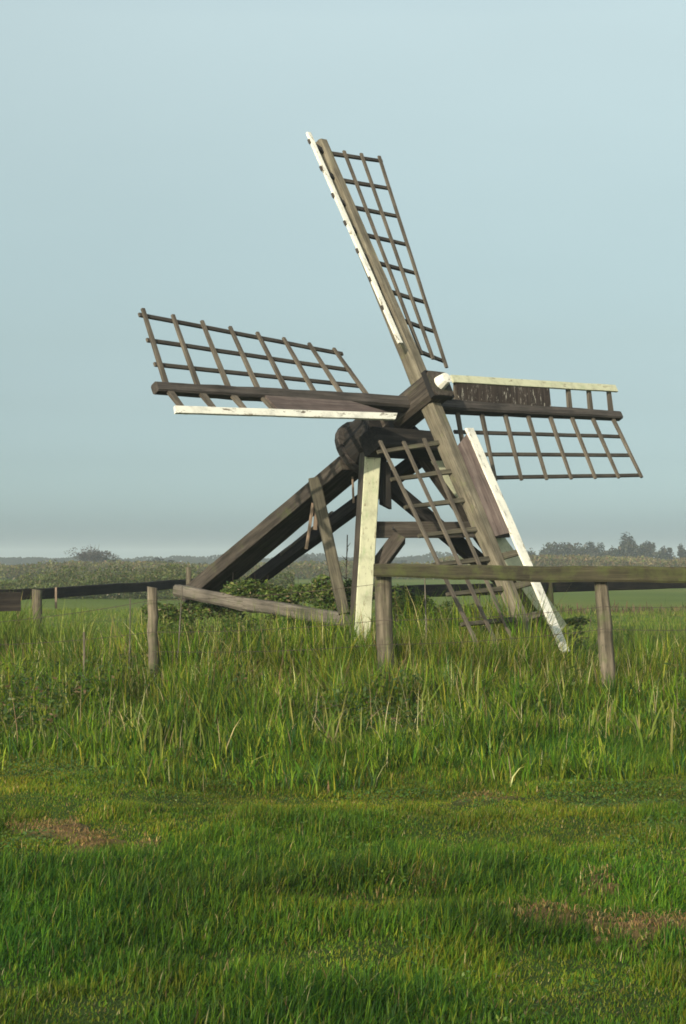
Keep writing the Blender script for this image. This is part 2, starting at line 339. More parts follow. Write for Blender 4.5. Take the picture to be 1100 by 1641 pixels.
mill = tag(empty('windmill', (0.3, 18.0, 0.1)), 'small open trestle windmill with four lattice sails on a slanting timber shaft', 'windmill')
STOCKW = (.175, .12)
for pair in (0, 1):
    arms = (0, 2) if pair == 0 else (1, 3)
    o_ = P['off'] * RS * (1 if pair == 0 else -1)
    ends = []
    for arm in arms:
        ang = P['th'] + math.pi / 2 * arm + (P['ex'][0] if pair else 0) + P['ex'][5 + arm]
        D = UV * math.cos(ang) - UH * math.sin(ang); S = -UH * math.cos(ang) - UV * math.sin(ang)
        ends.append((arm, D, S, 1 + P['ex'][1 + arm]))
    c0 = HUB + AN * o_
    ends_all = (ends_all if pair else []) + [ends[0][1], ends[0][2]]
    sm = 'stock' if pair == 0 else 'stockdark'
    mb = MB()
    w0, w1 = (.182, .125) if pair == 0 else (.145, .098)
    for arm, D, S, rr in ends:
        mb.prism(c0, c0 + D * RS * rr, w0, w0, side=S, w2=w1, h2=w1, seg=14, ch=.16, wob=.004)
    mb.build('stock', sm, mill)
    for arm, D, S, rr in ends:
        def pt(r, t_, n_): return c0 + D * RS * r * rr + S * t_ * RS + AN * n_ * RS
        c1, c8, bo, bi = P['lc1'], P['lc8'], P['bo'], P['bi']
        mats2 = {0: ['lathdark', 'lath'], 1: ['lath', 'lathdark'], 2: ['olive', 'lath'], 3: ['lath', 'lathdark']}[arm]
        mb = MB(); NB = 8
        def bar_end(i):
            u = i / (NB - 1); return [c1[k] + (c8[k] - c1[k]) * u for k in range(3)]
        def board(r):
            u = (bo[0] - r) / (bo[0] - bi[0]); return [r, bo[1] + (bi[1] - bo[1]) * u, bo[2] + (bi[2] - bo[2]) * u]
        for i in range(NB):
            q = bar_end(i); bd = board(q[0])
            outer = pt(*q); st_ = pt(q[0], 0, 0); inner = pt(*bd)
            ext = (outer - st_).normalized()
            tw = .055 if arm != 0 else .05
            mb.prism(st_, outer + ext * .05, tw, .032, side=D, w2=.036, h2=.028, ch=.08, seg=3, wob=.0015)
            if i < 7 or arm == 3:
                ext2 = (inner - st_).normalized(); mb.prism(st_, inner + ext2 * .045, .075, .035, side=D, w2=.055, h2=.03, ch=.08)
        for fr in (1.0, .66, .34):
            q1 = bar_end(0); q8 = bar_end(7)
            a0 = pt(q1[0] + .012, q1[1] * fr, q1[2] * fr); a1 = pt(q8[0] - (.035 if fr == 1 else .02), q8[1] * fr, q8[2] * fr)
            sh = AN * (.030 if arm in (0, 2) else -.030)
            mb.prism(a0 + sh, a1 + sh, .040, .024, side=S, ch=.08, seg=6, wob=.002, mats=lambda k: 1)
        sail = mb.build('sail', mats2, mill)
        # edge board, painted
        wb = {0: .06, 1: .075, 2: .115, 3: .09}[arm]
        b0 = pt(bo[0], bo[1], bo[2]) + AN * .02 + S * {0: 0, 1: .012, 2: 0, 3: 0}[arm]; b1 = pt(bi[0], bi[1], bi[2]) + AN * .02 + S * {0: 0, 1: .012, 2: 0, 3: 0}[arm]
        if arm == 1: b1 = b1 - D * .0
        MB().prism(b0, b1, wb, .028, side=S, ch=.06, seg=10, wob=.002, cut0=(-.25 if arm in (1,) else 0), cut1=(-.9 if arm == 1 else 0)).build('edge_board', 'cream' if arm == 3 else 'white', sail)
        # storm boards between stock and edge board
        if arm != 0:
            r_out = {1: bar_end(3)[0], 2: bar_end(3)[0] - .07, 3: bar_end(3)[0] + .0}[arm]
            r_in = bi[0] + .01
            def bp_(r, f, dn=.035): q = board(r); return pt(r, q[1] * f, q[2] * f) + AN * .028
            fo = .93
            f_in = .16
            poly = [bp_(r_out, f_in), bp_(r_out, fo), bp_(r_in, fo), bp_(r_in + {1: .13, 2: .05, 3: .02}[arm], f_in)]
            nn = (poly[1] - poly[0]).cross(poly[2] - poly[1])
            MB().plate(poly, nn, .022, grain=(S if arm == 3 else D)).build('storm_board', 'plankflake' if arm == 3 else 'plank', sail)
# shaft: heavy square head, then a rounder trunk down to the drum
mb = MB(); mb.prism(ax(-.33), ax(.42), .29, .29, side=UH, ch=.14, seg=4, wob=.003)
mb.prism(ax(.42), ax(.80), .25, .25, side=UH, ch=.2)
sh = mb.build('shaft', 'brown', mill)
MB().prism(ax(-.33), ax(-.44), .16, .16, side=UH, w2=.12, h2=.12, rnd=10).build('shaft_cap', 'white', mill)
for L in (-.29, .36):
    mb = MB()
    for s1, s2 in ((UH, UV), (UV, UH)):
        for sg in (-1, 1): mb.plate([ax(L) + s1 * (.149 * sg) + s2 * .15 - AN * .03, ax(L) + s1 * (.149 * sg) - s2 * .15 - AN * .03, ax(L) + s1 * (.149 * sg) - s2 * .15 + AN * .03, ax(L) + s1 * (.149 * sg) + s2 * .15 + AN * .03], s1, .006)
    mb.build('iron_strap', 'iron', sh)
# wedges that lock the stocks
for L_, D_, S_, k_ in ((-P['off'] * RS, ends_all[0], ends_all[1], 1), (P['off'] * RS, ends_all[2], ends_all[3], -1)):
    for sg in (-1, 1):
        for s2 in (-1, 1):
            c_ = ax(L_) + D_ * (sg * .155) + S_ * (s2 * .055)
            MB().prism(c_ - D_ * (sg * .03), c_ + D_ * (sg * .055), .04, .05, side=S_, w2=.05, h2=.06, ch=.1).build('wedge', 'brown', sh)
# drum and its rim
mb = MB(); mb.cyl(ax(.62), ax(1.02), .27, n=20)
drum = mb.build('drum', 'dark', mill, smooth=False)
mb = MB()
for i in range(20):
    a0 = 2 * math.pi * i / 20; a1 = 2 * math.pi * (i + .96) / 20
    q = lambda a, r: UH * math.cos(a) * r + UV * math.sin(a) * r
    c1_ = ax(1.02); mb.plate([c1_ + q(a0, .25), c1_ + q(a0, .33), c1_ + q(a1, .33), c1_ + q(a1, .25)], AN, .07)
mb.build('rim', 'stockdark', drum)
# head of the trestle
HB = 0.40
mb = MB()
mb.prism(ax(HB, -.52, -.30), ax(HB, .62, -.30), .26, .24, side=AN, ch=.08, seg=4, wob=.003)
mb.build('head_beam', 'dark', mill)
mb = MB(); mb.plate([ax(HB + .16, -.42, -.18), ax(HB + .16, .55, -.18), ax(HB + .16, .28, .13), ax(HB + .16, .02, .22), ax(HB + .16, -.24, .13)], AN, .10)
mb.build('bearing_block', 'dark', mill)
# slanting casing that carries the screw, and the second rail beside it
c_lo = at(330, 942, 20.55); c_hi = at(568, 742, 18.2)
dirc = (c_lo - c_hi).normalized()
mb = MB(); mb.prism(c_hi, c_lo + dirc * .25, .38, .16, side=UH, w2=.42, h2=.18, ch=.03, seg=10, wob=.003)
mb.build('screw_casing', 'brown', mill)
r_hi = at(690, 722, 18.15); r_lo = at(402, 936, 20.7)
mb = MB(); mb.prism(r_hi, r_lo, .16, .14, side=UH, ch=.06, seg=8, wob=.003)
sr = mb.build('side_rail', 'dark', mill)
mb = MB(); mb.prism(at(533, 822, 19.36), at(452, 888, 20.1), .07, .05, side=UH, rnd=8, seg=3); mb.build('rubbing_strip', 'grey', sr)
# strut, base beam
mb = MB(); mb.prism(at(504, 768, 18.45), at(552, 985, 17.9), .13, .11, side=(1, 0, 0), w2=.12, ch=.08, seg=5, wob=.003); mb.build('strut', 'olive', mill)
mb = MB(); mb.prism(at(284, 946, 20.3), at(412, 972, 19.3), .14, .13, side=(0, 0, 1), seg=6, wob=.007, ch=.2, w2=.15); mb.prism(at(398, 968, 19.35), at(557, 993, 17.9), .14, .15, side=(0, 0, 1), seg=5, wob=.005, ch=.14)
mb.build('base_beam', 'grey', mill)
# legs: brown timber with a painted front face
def leg(p0, p1, w_, h_, side, faces, mats_):
    mb = MB(); mb.prism(p0, p1, w_, h_, side=side, ch=.05, seg=9, wob=.003, mats=lambda k: 1 if k in faces else 0)
    return mb.build('leg', mats_, mill)
LEG_SIDE = Vector((.93, .36, 0))
lt = at(594, 726, 17.55); lb = at(573, 1075, 17.3)
leg(lt, lb, .178, .17, LEG_SIDE, (3, 4, 5), ['brown', 'cream'])
rt = at(684, 722, 18.1); rb = at(890, 1010, 19.4)
leg(rt, rb, .22, .22, Vector((.62, -.78, 0)), (1, 2, 3), ['brown', 'cream'])
# braces
mb = MB(); mb.prism(at(604, 849, 17.66), at(812, 849, 18.62), .175, .12, side=(0, 0, 1), ch=.06, seg=6, wob=.003); mb.build('cross_beam', 'brown', mill)
mb = MB(); mb.prism(at(604, 762, 17.85), at(800, 926, 19.0), .15, .12, side=(0, 0, 1), ch=.06, seg=6, wob=.003); mb.build('diagonal_brace', 'dark', mill)
mb = MB(); mb.prism(at(640, 862, 17.75), at(598, 918, 17.5), .15, .12, side=(1, 0, 0), ch=.06); mb.build('knee_brace', 'brown', mill)
mb = MB(); mb.prism(at(617, 740, 17.7), at(618, 812, 17.7), .10, .10, side=(1, .3, 0), ch=.08, w2=.11, cut1=.5); mb.build('hanging_block', 'dark', mill)
for (a0, b0, w0) in (((502, 806, 18.6), (491, 880, 18.6), .035), ((508, 812, 18.64), (505, 849, 18.64), .045), ((565, 764, 18.3), (567, 806, 18.3), .024)):
    mb = MB(); mb.prism(at(*a0), at(*b0), w0, .02, side=(1, 0, 0), ch=0.08, seg=3, wob=.002); mb.build('hanging_lath', 'redwood', mill)

cbm = [o for o in mill.children if o.name.startswith('cross_beam')][0]
for px_, t_ in ((630, .12), (760, .72)):
    q = at(px_, 846, 17.56 + (px_ - 607) / 200 * .96); MB().cyl(q, q - Vector((.0, .03, 0)), .012, n=8).build('bolt', 'iron', cbm)
stk = [o for o in mill.children if o.name.startswith('stock')][0]
# ---------------------------------------------------------------- fences
def wire_pts(a, b, n=24, sag=.05):
    return [Vector(a).lerp(Vector(b), i / n) - Vector((0, 0, sag * 4 * (i / n) * (1 - i / n))) for i in range(n + 1)]
def barbed(mb, pts, r=.0024):
    mb.tube(pts, r)
    for a, bq in zip(pts[:-1], pts[1:]):
        L = (bq - a).length; k = max(1, int(L / .14))
        for j in range(k):
            c_ = a.lerp(bq, (j + .5) / k)
            for q in (Vector((.004, .01, .012)), Vector((-.006, -.01, .012))): mb.prism(c_ - q, c_ + q, .002, .002, rnd=3)
ff = tag(empty('wooden_fence', tuple(at(790, 1000, 15.3)[:2]) + (0,)), 'near fence with mossy top rail in front of the lower sail and barbed wire', 'fence')
def post(par, top, foot, d0, d1, mat='post'):
    mb = MB(); foot = Vector(foot); foot.z = float(gh(foot.x, foot.y)) - .15
    mb.prism(top, foot, d0, d0, side=(1, 0, 0), w2=d1, h2=d1, rnd=11, seg=9, wob=.006, cut0=.15)
    return mb.build('post', mat, par, smooth=True)
p1 = post(ff, at(613, 912, 15.62), at(620, 1060, 15.6), .165, .17)
p2 = post(ff, at(963, 930, 15.15), at(980, 1060, 15.1), .12, .155)
p3 = post(ff, at(244, 941, 15.7), at(246, 1060, 15.7), .10, .105)
mb = MB(); mb.prism(at(600, 914, 15.5), at(860, 920, 15.2), .118, .09, side=(0, 0, 1), w2=.14, ch=.14, seg=8, wob=.006); mb.prism(at(850, 920, 15.19), at(1290, 922, 14.7), .142, .09, side=(0, 0, 1), ch=.14, seg=12, wob=.006)
mb.build('rail', 'mossrail', ff)
for L_ in ([(-80, 1003, 15.7), (244, 962, 15.6), (613, 935, 15.5)], [(-80, 1035, 15.7), (244, 1013, 15.6), (613, 994, 15.45), (970, 972, 15.0), (1250, 962, 14.7)], [(244, 1044, 15.6), (613, 1033, 15.45), (970, 1008, 15.0), (1250, 1000, 14.7)]):
    mb = MB()
    for a0, b0 in zip(L_[:-1], L_[1:]): barbed(mb, wire_pts(at(*a0), at(*b0), 14, .03))
    mb.build('wire', 'wire', ff)
# back fence on the left
fl = tag(empty('wooden_fence', tuple(at(180, 960, 26)[:2]) + (0,)), 'black low rail fence running away behind the mill at the far left of the meadow', 'fence')
mb = MB(); mb.prism(at(-60, 955.5, 22.6), at(70, 951.5, 24), .155, .07, side=(0, 0, 1), ch=.08, seg=5, wob=.005); mb.prism(at(68, 951.5, 24.0), at(330, 933, 29.8), .15, .07, side=(0, 0, 1), ch=.08, seg=12, wob=.006)
mb.build('rail', 'blackrail', fl)
post(fl, at(60, 945, 23.7), at(60, 990, 23.7), .14, .13)
post(fl, at(303, 909, 28.6), at(303, 950, 28.6), .10, .10, 'post')
mb = MB(); mb.prism(at(90, 941, 24.2), at(90, 975, 24.2), .03, .02, side=(1, 0, 0)); mb.build('stake', 'redwood', fl)
fp = tag(empty('wooden_fence', tuple(at(0, 980, 18)[:2]) + (0,)), 'short dark plank rail ending at the left edge of the picture', 'fence')
mb = MB(); mb.prism(at(-190, 966, 17.3), at(33, 964, 17.9), .20, .05, side=(0, 0, 1), ch=.04, seg=4, wob=.004); mb.build('rail', 'blackrail', fp)
post(fp, at(-60, 948, 17.7), at(-60, 1010, 17.7), .12, .12)
# back fence on the right
fr_ = tag(empty('wooden_fence', tuple(at(880, 960, 25)[:2]) + (0,)), 'dark low rail fence behind the mill running away to the right edge', 'fence')
mb = MB(); mb.prism(at(676, 947, 21.6), at(888, 941, 25.4), .16, .07, side=(0, 0, 1), ch=.08, seg=6, wob=.004); mb.prism(at(886, 941, 25.35), at(1160, 934, 31), .155, .07, side=(0, 0, 1), ch=.08, seg=8, wob=.004)
mb.build('rail', 'blackrail', fr_)
mb = MB(); f0 = at(884, 1000, 25.2); f0.z = -.05; mb.prism(at(876, 932, 25.2), f0, .17, .12, side=(1, 0, 0), ch=.1, seg=4, wob=.004); mb.build('post', 'mossrail', fr_)
f0 = at(628, 1000, 21.0); post(fr_, at(628, 940, 20.9), f0, .13, .13)
mb = MB(); mb.prism(at(600, 950, 20.3), at(678, 947, 21.62), .16, .07, side=(0, 0, 1), ch=.08, seg=3, wob=.004); mb.build('rail', 'blackrail', fr_)
# a short stake in the grass on the left
sk = MB(); q = at(135, 1013, 15.4); f0 = q.copy(); f0.z = -.1; sk.prism(q, f0, .022, .022, side=(1, 0, 0), rnd=7, seg=3, wob=.003)
tag(sk.build('stake', 'post'), 'small thin grey stake barely showing above the grass near the left post', 'stake')

# ---------------------------------------------------------------- grass
def sample(n, y0, y1, pad=1.2, spread=.235, pw=1.0, rng=RNG):
    """points over the wedge the camera looks into, plus a margin on both sides"""
    yy = y0 + (y1 - y0) * rng.random(int(n * 1.0)) ** pw
    hw = spread * yy + pad; xx = rng.uniform(-1, 1, len(yy)) * hw
    keep = rng.random(len(yy)) < hw / hw.max(); return xx[keep], yy[keep]
G_DK = (.024, .070, .007); G_MD = (.060, .134, .008); G_LT = (.108, .182, .009); G_YL = (.175, .182, .013); G_ST = (.34, .27, .12); G_BR = (.15, .10, .04); G_BL = (.045, .105, .030)
# mown / grazed turf in front
x, y = sample(980000, 4.0, 14.4, pad=2.1, pw=.8)
pa = patch(x, y); keep = RNG.random(len(x)) > pa * .78; x, y, pa = x[keep], y[keep], pa[keep]
n = len(x)
cl = N1(x, y, .42) * .6 + N2(x, y, .17) * .4; big = N3(x, y * 1.0, 1.15) * .6 + N4(x * .6, y, .5) * .4
short = sstep(9.6, 10.8, y) * (1 - sstep(11.6, 12.2, y))
h = (.026 + .060 * sstep(.35, .75, cl) + .060 * sstep(.45, .75, big)) * RNG.uniform(.55, 1.25, n) * (1 - .45 * short) * (1 - .6 * pa)
h = np.maximum(h, .02)
wts = np.stack([.20 + 1.7 * sstep(.45, .75, big), np.full(n, 1.0), .7 + .5 * short, .25 + 1.6 * sstep(.52, .30, big) + .5 * short, .05 + .5 * pa + .08 * sstep(.5, .3, big), .05 + .7 * pa + .15 * short + .12 * sstep(.45, .25, cl)], 1)
ti = pal(n, [G_DK, G_MD, G_LT, G_YL, G_ST, G_BR], wts) * (.55 + .62 * N2(x, y, .7) + .35 * N4(x, y, .21))[:, None] * np.stack([1 + .5 * (N3(x, y, 1.6) - .5), np.ones(n), np.ones(n)], 1)  # palette mix is grass colour; noise factor paints clump shadows into the tint
az = np.where(RNG.random(n) < .5, RNG.normal(.5, .9, n), RNG.uniform(0, 6.28, n))
lawn = blades('lawn_grass', x, y, h, RNG.uniform(.0025, .0058, n), RNG.uniform(.10, .92, n), ti, az=az)
tag(lawn, 'short thick green grass in the foreground', 'grass', kind='stuff')
x, y = sample(90000, 4.6, 12.5, pad=.8, pw=.8); k_ = N4(x, y, .28) * .6 + N2(x, y, .9) * .4; keep = (RNG.random(len(x)) < 1.3 * sstep(.56, .78, k_)) & (patch(x, y) < .3); x, y = x[keep], y[keep]; n = len(x)
z = gh(x, y) + RNG.uniform(.015, .075, n); p = np.stack([x, y, z], 1); a = RNG.normal(size=(n, 3)); a[:, 2] *= .35; a /= np.linalg.norm(a, axis=1)[:, None]
b_ = np.cross(a, RNG.normal(size=(n, 3)) * .4 + np.array([0, 0, 1.])); b_ /= np.linalg.norm(b_, axis=1)[:, None]; s_ = RNG.uniform(.005, .014, n)[:, None]
q = np.stack([p - a * s_, p - a * s_ * .2 + b_ * s_ * .6, p + a * s_, p - a * s_ * .2 - b_ * s_ * .6], 1)
o = np_mesh('clover', q.reshape(-1, 3), [(np.arange(n) * 4)[:, None] + np.arange(4)[None]], np.repeat(pal(n, [(.05, .12, .02), (.075, .15, .02), (.12, .17, .03)], [1, 1, .5])[:, None], 4, 1).reshape(-1, 3), 'leaf', smooth=False)
tag(o, 'small clover leaves and low weeds in the turf', 'clover', kind='stuff')
x, y = sample(60000, 12.8, 18.2, pad=1.2); k_ = N3(x, y, .5) * .5 + N1(x, y, 1.4) * .5; keep = RNG.random(len(x)) < 1.1 * sstep(.52, .74, k_); x, y = x[keep], y[keep]; n = len(x)
z = gh(x, y) + .42 * RNG.random(n) ** .6 * sstep(12.6, 14.6, y); p = np.stack([x, y, z], 1); a = RNG.normal(size=(n, 3)); a[:, 2] *= .5; a /= np.linalg.norm(a, axis=1)[:, None]
b_ = np.cross(a, RNG.normal(size=(n, 3)) * .5 + np.array([0, 0, 1.])); b_ /= np.linalg.norm(b_, axis=1)[:, None]; s_ = RNG.uniform(.012, .032, n)[:, None]
q = np.stack([p - a * s_, p - a * s_ * .2 + b_ * s_ * .5, p + a * s_, p - a * s_ * .2 - b_ * s_ * .5], 1)
o = np_mesh('nettles', q.reshape(-1, 3), [(np.arange(n) * 4)[:, None] + np.arange(4)[None]], np.repeat(pal(n, [(.04, .08, .018), (.07, .11, .02), (.12, .13, .03), (.15, .10, .05)], [1, 1, .5, .3])[:, None], 4, 1).reshape(-1, 3), 'leaf', smooth=False)
tag(o, 'leafy nettles and docks tangled through the tall grass', 'nettles', kind='stuff')
# dead grass lying in the worn patches
x, y = sample(260000, 5.0, 12.0, pad=1.0); pa = patch(x, y); keep = RNG.random(len(x)) < pa * .8 - .05; x, y, pa = x[keep], y[keep], pa[keep]; n = len(x)
ti = pal(n, [(.33, .21, .085), (.22, .135, .05), (.10, .062, .025)], [.8, 1, .8], .2)
o = blades('dead_grass', x, y, RNG.uniform(.02, .055, n), RNG.uniform(.002, .005, n), RNG.uniform(.9, .99, n), ti, 'straw', z=gh(x, y) + RNG.uniform(.0, .03, n), droop=.30)
tag(o, 'dry brown cut grass lying in worn patches of the lawn', 'dead grass', kind='stuff')
# tall rough grass in front of and around the mill
x, y = sample(255000, 11.4, 19.5, pad=2.4, pw=1.1)
edge = 12.95 + (N2(x, y, .9) - .5) * 2.2 + (N3(x, y, .35) - .5) * 1.2
cl = N1(x, y, .55) * .55 + N4(x, y, .22) * .45
behind = sstep(16.2, 17.2, y)
keep = (y > edge - .15) & (RNG.random(len(x)) < .35 + 1.1 * sstep(.3, .6, cl)) & (RNG.random(len(x)) < 1 - .45 * behind)
x, y, edge, cl, behind = x[keep], y[keep], edge[keep], cl[keep], behind[keep]; n = len(x)
rise = sstep(-.2, 1.5, y - edge)
left = sstep(0, -2, x)
back = sstep(15.55, 16.1, y) * (1 + 1.0 * sstep(.3, .6, x) * (1 - 1.0 * sstep(1.9, 2.3, x)))
h = (.14 + .32 * rise * (0.35 + .85 * sstep(.3, .7, cl))) * RNG.uniform(.45, 1.25, n) * (1 + .5 * back) * (1 - .35 * sstep(18.3, 19.5, y)) * (1 - .3 * sstep(-2.0, -3.4, x) * back) * (1 - .28 * sstep(2.0, 2.6, x))
# thick tuft round the sail tip, and stray clumps thrown out in front of the edge
ex_ = [(RNG.uniform(.25, 1.95, 12000), RNG.uniform(15.75, 16.45, 12000), RNG.uniform(.35, .76, 12000))]
for k_ in range(26):
    cx_, cy_, cr_ = RNG.uniform(-3.4, 3.4), RNG.uniform(11.3, 13.0), RNG.uniform(.10, .32); m_ = int(900 * cr_)
    q_ = RNG.normal(0, .5, (m_, 2)) * cr_; ex_.append((cx_ + q_[:, 0] * 1.5, cy_ + q_[:, 1], RNG.uniform(.08, .26, m_)))
ne = sum(len(a[0]) for a in ex_); x = np.concatenate([x] + [a[0] for a in ex_]); y = np.concatenate([y] + [a[1] for a in ex_]); h = np.concatenate([h] + [a[2] for a in ex_])
rise = np.concatenate([rise, np.ones(ne)]); n = len(x)
dry = sstep(13.8, 15.8, y) * (.5 + .6 * sstep(.6, .3, N3(x, y, .9)))
wts = np.stack([.55 * (1 - rise) + .25, np.full(n, .9), .9 + .3 * rise, .5 + .9 * dry, .06 + .45 * dry, .05 + .35 * dry, np.full(n, .25)], 1)
ti = pal(n, [G_DK, G_MD, (.125, .205, .012), (.23, .25, .026), (.42, .38, .17), (.19, .13, .06), G_BL], wts, .20) * (.50 + .60 * N4(x, y, .45) + .40 * N3(x, y, .18))[:, None]  # noise factor paints the shade of gaps between tall clumps into the tint
tall = blades('tall_grass', x, y, h, RNG.uniform(.005, .011, n) * np.where(RNG.random(n) < .12, 1.7, 1), RNG.uniform(.08, .85, n), ti)
tag(tall, 'tall rough grass standing round the fence and the foot of the mill', 'tall grass', kind='stuff')
# broad reed-like blades scattered in the rough
x, y = sample(5200, 12.2, 16.0, pad=1.4); cl = N2(x, y, .6); keep = RNG.random(len(x)) < .04 + .75 * sstep(.62, .9, cl); x, y = x[keep], y[keep]; n = len(x)
ti = pal(n, [(.11, .17, .02), (.17, .21, .035), (.27, .27, .07), (.40, .34, .17)], [1, 1, .5, .16], .15)
o = blades('reed_grass', x, y, RNG.uniform(.20, .50, n), RNG.uniform(.010, .020, n), RNG.uniform(.1, .95, n), ti)
tag(o, 'broad bladed reed grass among the tall grass', 'reed grass', kind='stuff')
x, y = sample(1500, 12.6, 18.5, pad=1.4); n = len(x); ti = pal(n, [(.42, .36, .20), (.28, .20, .11), (.20, .20, .07)], [1, .7, .6], .15)
o = blades('dead_stems', x, y, RNG.uniform(.18, .55, n) * (1 + .25 * sstep(15.6, 16.2, y)), RNG.uniform(.003, .008, n), RNG.uniform(.05, .95, n), ti, 'straw')
tag(o, 'dead straw coloured stems among the tall grass', 'dead stems', kind='stuff')
# meadow behind the mill
x, y = sample(150000, 18.5, 46, pad=3, pw=1.5); x = np.concatenate([x, RNG.uniform(-7, -2.6, 14000)]); y = np.concatenate([y, RNG.uniform(18.6, 23.4, 14000)]); n = len(x); cl = N1(x, y, 1.6) * .6 + N2(x, y, .6) * .4
h = (.07 + .13 * sstep(.4, .75, cl)) * RNG.uniform(.5, 1.2, n)
right = sstep(1.0, 2.5, x); h = h * (1 + 1.2 * right * (1 - sstep(24, 32, y))) * (1 + 3.8 * sstep(-2.2, -3.0, x) * (1 - sstep(22.6, 23.4, y)))
ti = pal(n, [G_MD, (.11, .17, .02), (.15, .20, .028), (.21, .22, .05), G_ST], [.4, 1, 1, .6, .06], .12)
o = blades('meadow_grass', x, y, h, RNG.uniform(.008, .016, n), RNG.uniform(.1, .8, n), ti)
tag(o, 'bright green meadow grass behind the mill', 'meadow grass', kind='stuff')
# brown growth along the ditch on the right
x = RNG.uniform(5.0, 22, 16000); y = 46.2 + .10 * x + RNG.normal(0, 1.6, len(x)); n = len(x)
ti = pal(n, [(.13, .085, .05), (.19, .135, .075), (.075, .08, .025), (.055, .085, .02)], [1, .7, .8, .6], .15)
o = blades('ditch_weeds', x, y, RNG.uniform(.12, .38, n), RNG.uniform(.02, .05, n), RNG.uniform(.1, .8, n), ti)
tag(o, 'reddish brown weeds along the ditch in the meadow on the right', 'ditch weeds', kind='stuff')

# ---------------------------------------------------------------- leafy growth
def leaf_mesh(name, cen, rad, n, ls, cols, wts, parent=None, mat='leaf', rng=RNG, shell=.35, jit=.18, lumps=9, flat=.5, lsz=(.26, .50)):
    """leaves scattered through a handful of clumps inside an ellipsoid; uneven outline with gaps"""
    cen = np.array(cen, float); rad = np.array(rad, float)
    d = rng.normal(size=(lumps, 3)); d /= np.linalg.norm(d, axis=1)[:, None]; d[:, 2] = d[:, 2] * .8 + .1
    lc = cen + d * rad * rng.uniform(.25, .80, (lumps, 1)); lr = rng.uniform(lsz[0], lsz[1], lumps)
    k = rng.integers(0, lumps, n); q = rng.normal(size=(n, 3)); q /= np.linalg.norm(q, axis=1)[:, None]
    p = lc[k] + q * rad * (lr[k] * rng.random(n) ** shell)[:, None]
    a = rng.normal(size=(n, 3)); a[:, 2] *= flat; a /= np.linalg.norm(a, axis=1)[:, None]
    b_ = np.cross(a, rng.normal(size=(n, 3))); b_ /= np.linalg.norm(b_, axis=1)[:, None]
    s = ls * rng.uniform(.5, 1.3, n)[:, None]
    V = np.stack([p - a * s, p + b_ * s * .42, p + a * s, p - b_ * s * .42], 1)
    ti = pal(n, cols, wts, jit, rng) * (1 + rng.normal(0, .10, lumps))[k][:, None]
    f = (np.arange(n) * 4)[:, None] + np.arange(4)[None]
    return np_mesh(name, V.reshape(-1, 3), [f], np.repeat(np.clip(ti, .004, 1)[:, None], 4, 1).reshape(-1, 3), mat, parent, smooth=False)
def limbs(base, cen, rad, r0, n, name, parent, mat='bark', rng=RNG):
    mb = MB(); base = Vector(base); cen = Vector(cen); fork = base.lerp(cen, .45)
    mb.prism(base - Vector((0, 0, .1)), fork, 2 * r0, 2 * r0, w2=1.3 * r0, h2=1.3 * r0, rnd=7, seg=3, wob=r0 * .25)
    for i in range(n):
        d = Vector(rng.normal(size=3)); d.z = abs(d.z) + .3; d.normalize()
        tip = cen + Vector((d.x * rad[0], d.y * rad[1], d.z * rad[2])) * rng.uniform(.6, .95); mid = fork.lerp(tip, .5) + Vector(rng.normal(size=3)) * rad[0] * .08
        mb.prism(fork, mid, 1.0 * r0, 1.0 * r0, w2=.6 * r0, h2=.6 * r0, rnd=5); mb.prism(mid, tip, .6 * r0, .6 * r0, w2=.15 * r0, h2=.15 * r0, rnd=4)
    return mb.build(name, mat, parent)
WEED = [(.045, .085, .016), (.085, .130, .024), (.125, .160, .035), (.18, .15, .07)]
BUSH = [ # px, py(centre), Y, rx, rz, n, label
 (392, 944, 19.8, .42, .24, 4200, 'bushy green bramble hiding the foot of the two slanting beams'),
 (458, 950, 19.25, .46, .24, 4200, 'green bramble behind the middle of the grey base beam'),
 (520, 950, 18.75, .36, .30, 3600, 'upright nettle patch seen between the strut and the cream leg'),
 (330, 972, 20.3, .42, .16, 2600, 'low bramble behind the broken middle of the base beam'),
 (562, 960, 18.6, .34, .26, 2600, 'nettles right behind the foot of the cream leg'),
 (300, 1005, 18.3, .42, .13, 2200, 'low weeds in front of the far end of the base beam'),
 (395, 1003, 17.9, .30, .12, 1700, 'tuft of weeds poking up through the gap in the base beam'),
 (470, 1018, 17.4, .40, .10, 1800, 'low leafy weeds below the near half of the base beam'),
 (652, 970, 18.9, .38, .27, 3600, 'dark leafy bush just behind the near post that carries the rail end'),
 (728, 980, 19.2, .40, .20, 2800, 'leafy weeds behind the bottom of the lower sail lattice'),
 (840, 985, 19.6, .36, .18, 2200, 'dark weeds between the lower sail stock and its white edge board'),
 (925, 990, 20.4, .26, .08, 700, 'green weeds right of the foot of the white edge board'),
 (262, 980, 19.5, .34, .18, 2600, 'loose weeds between the left post and the end of the base beam'),
]
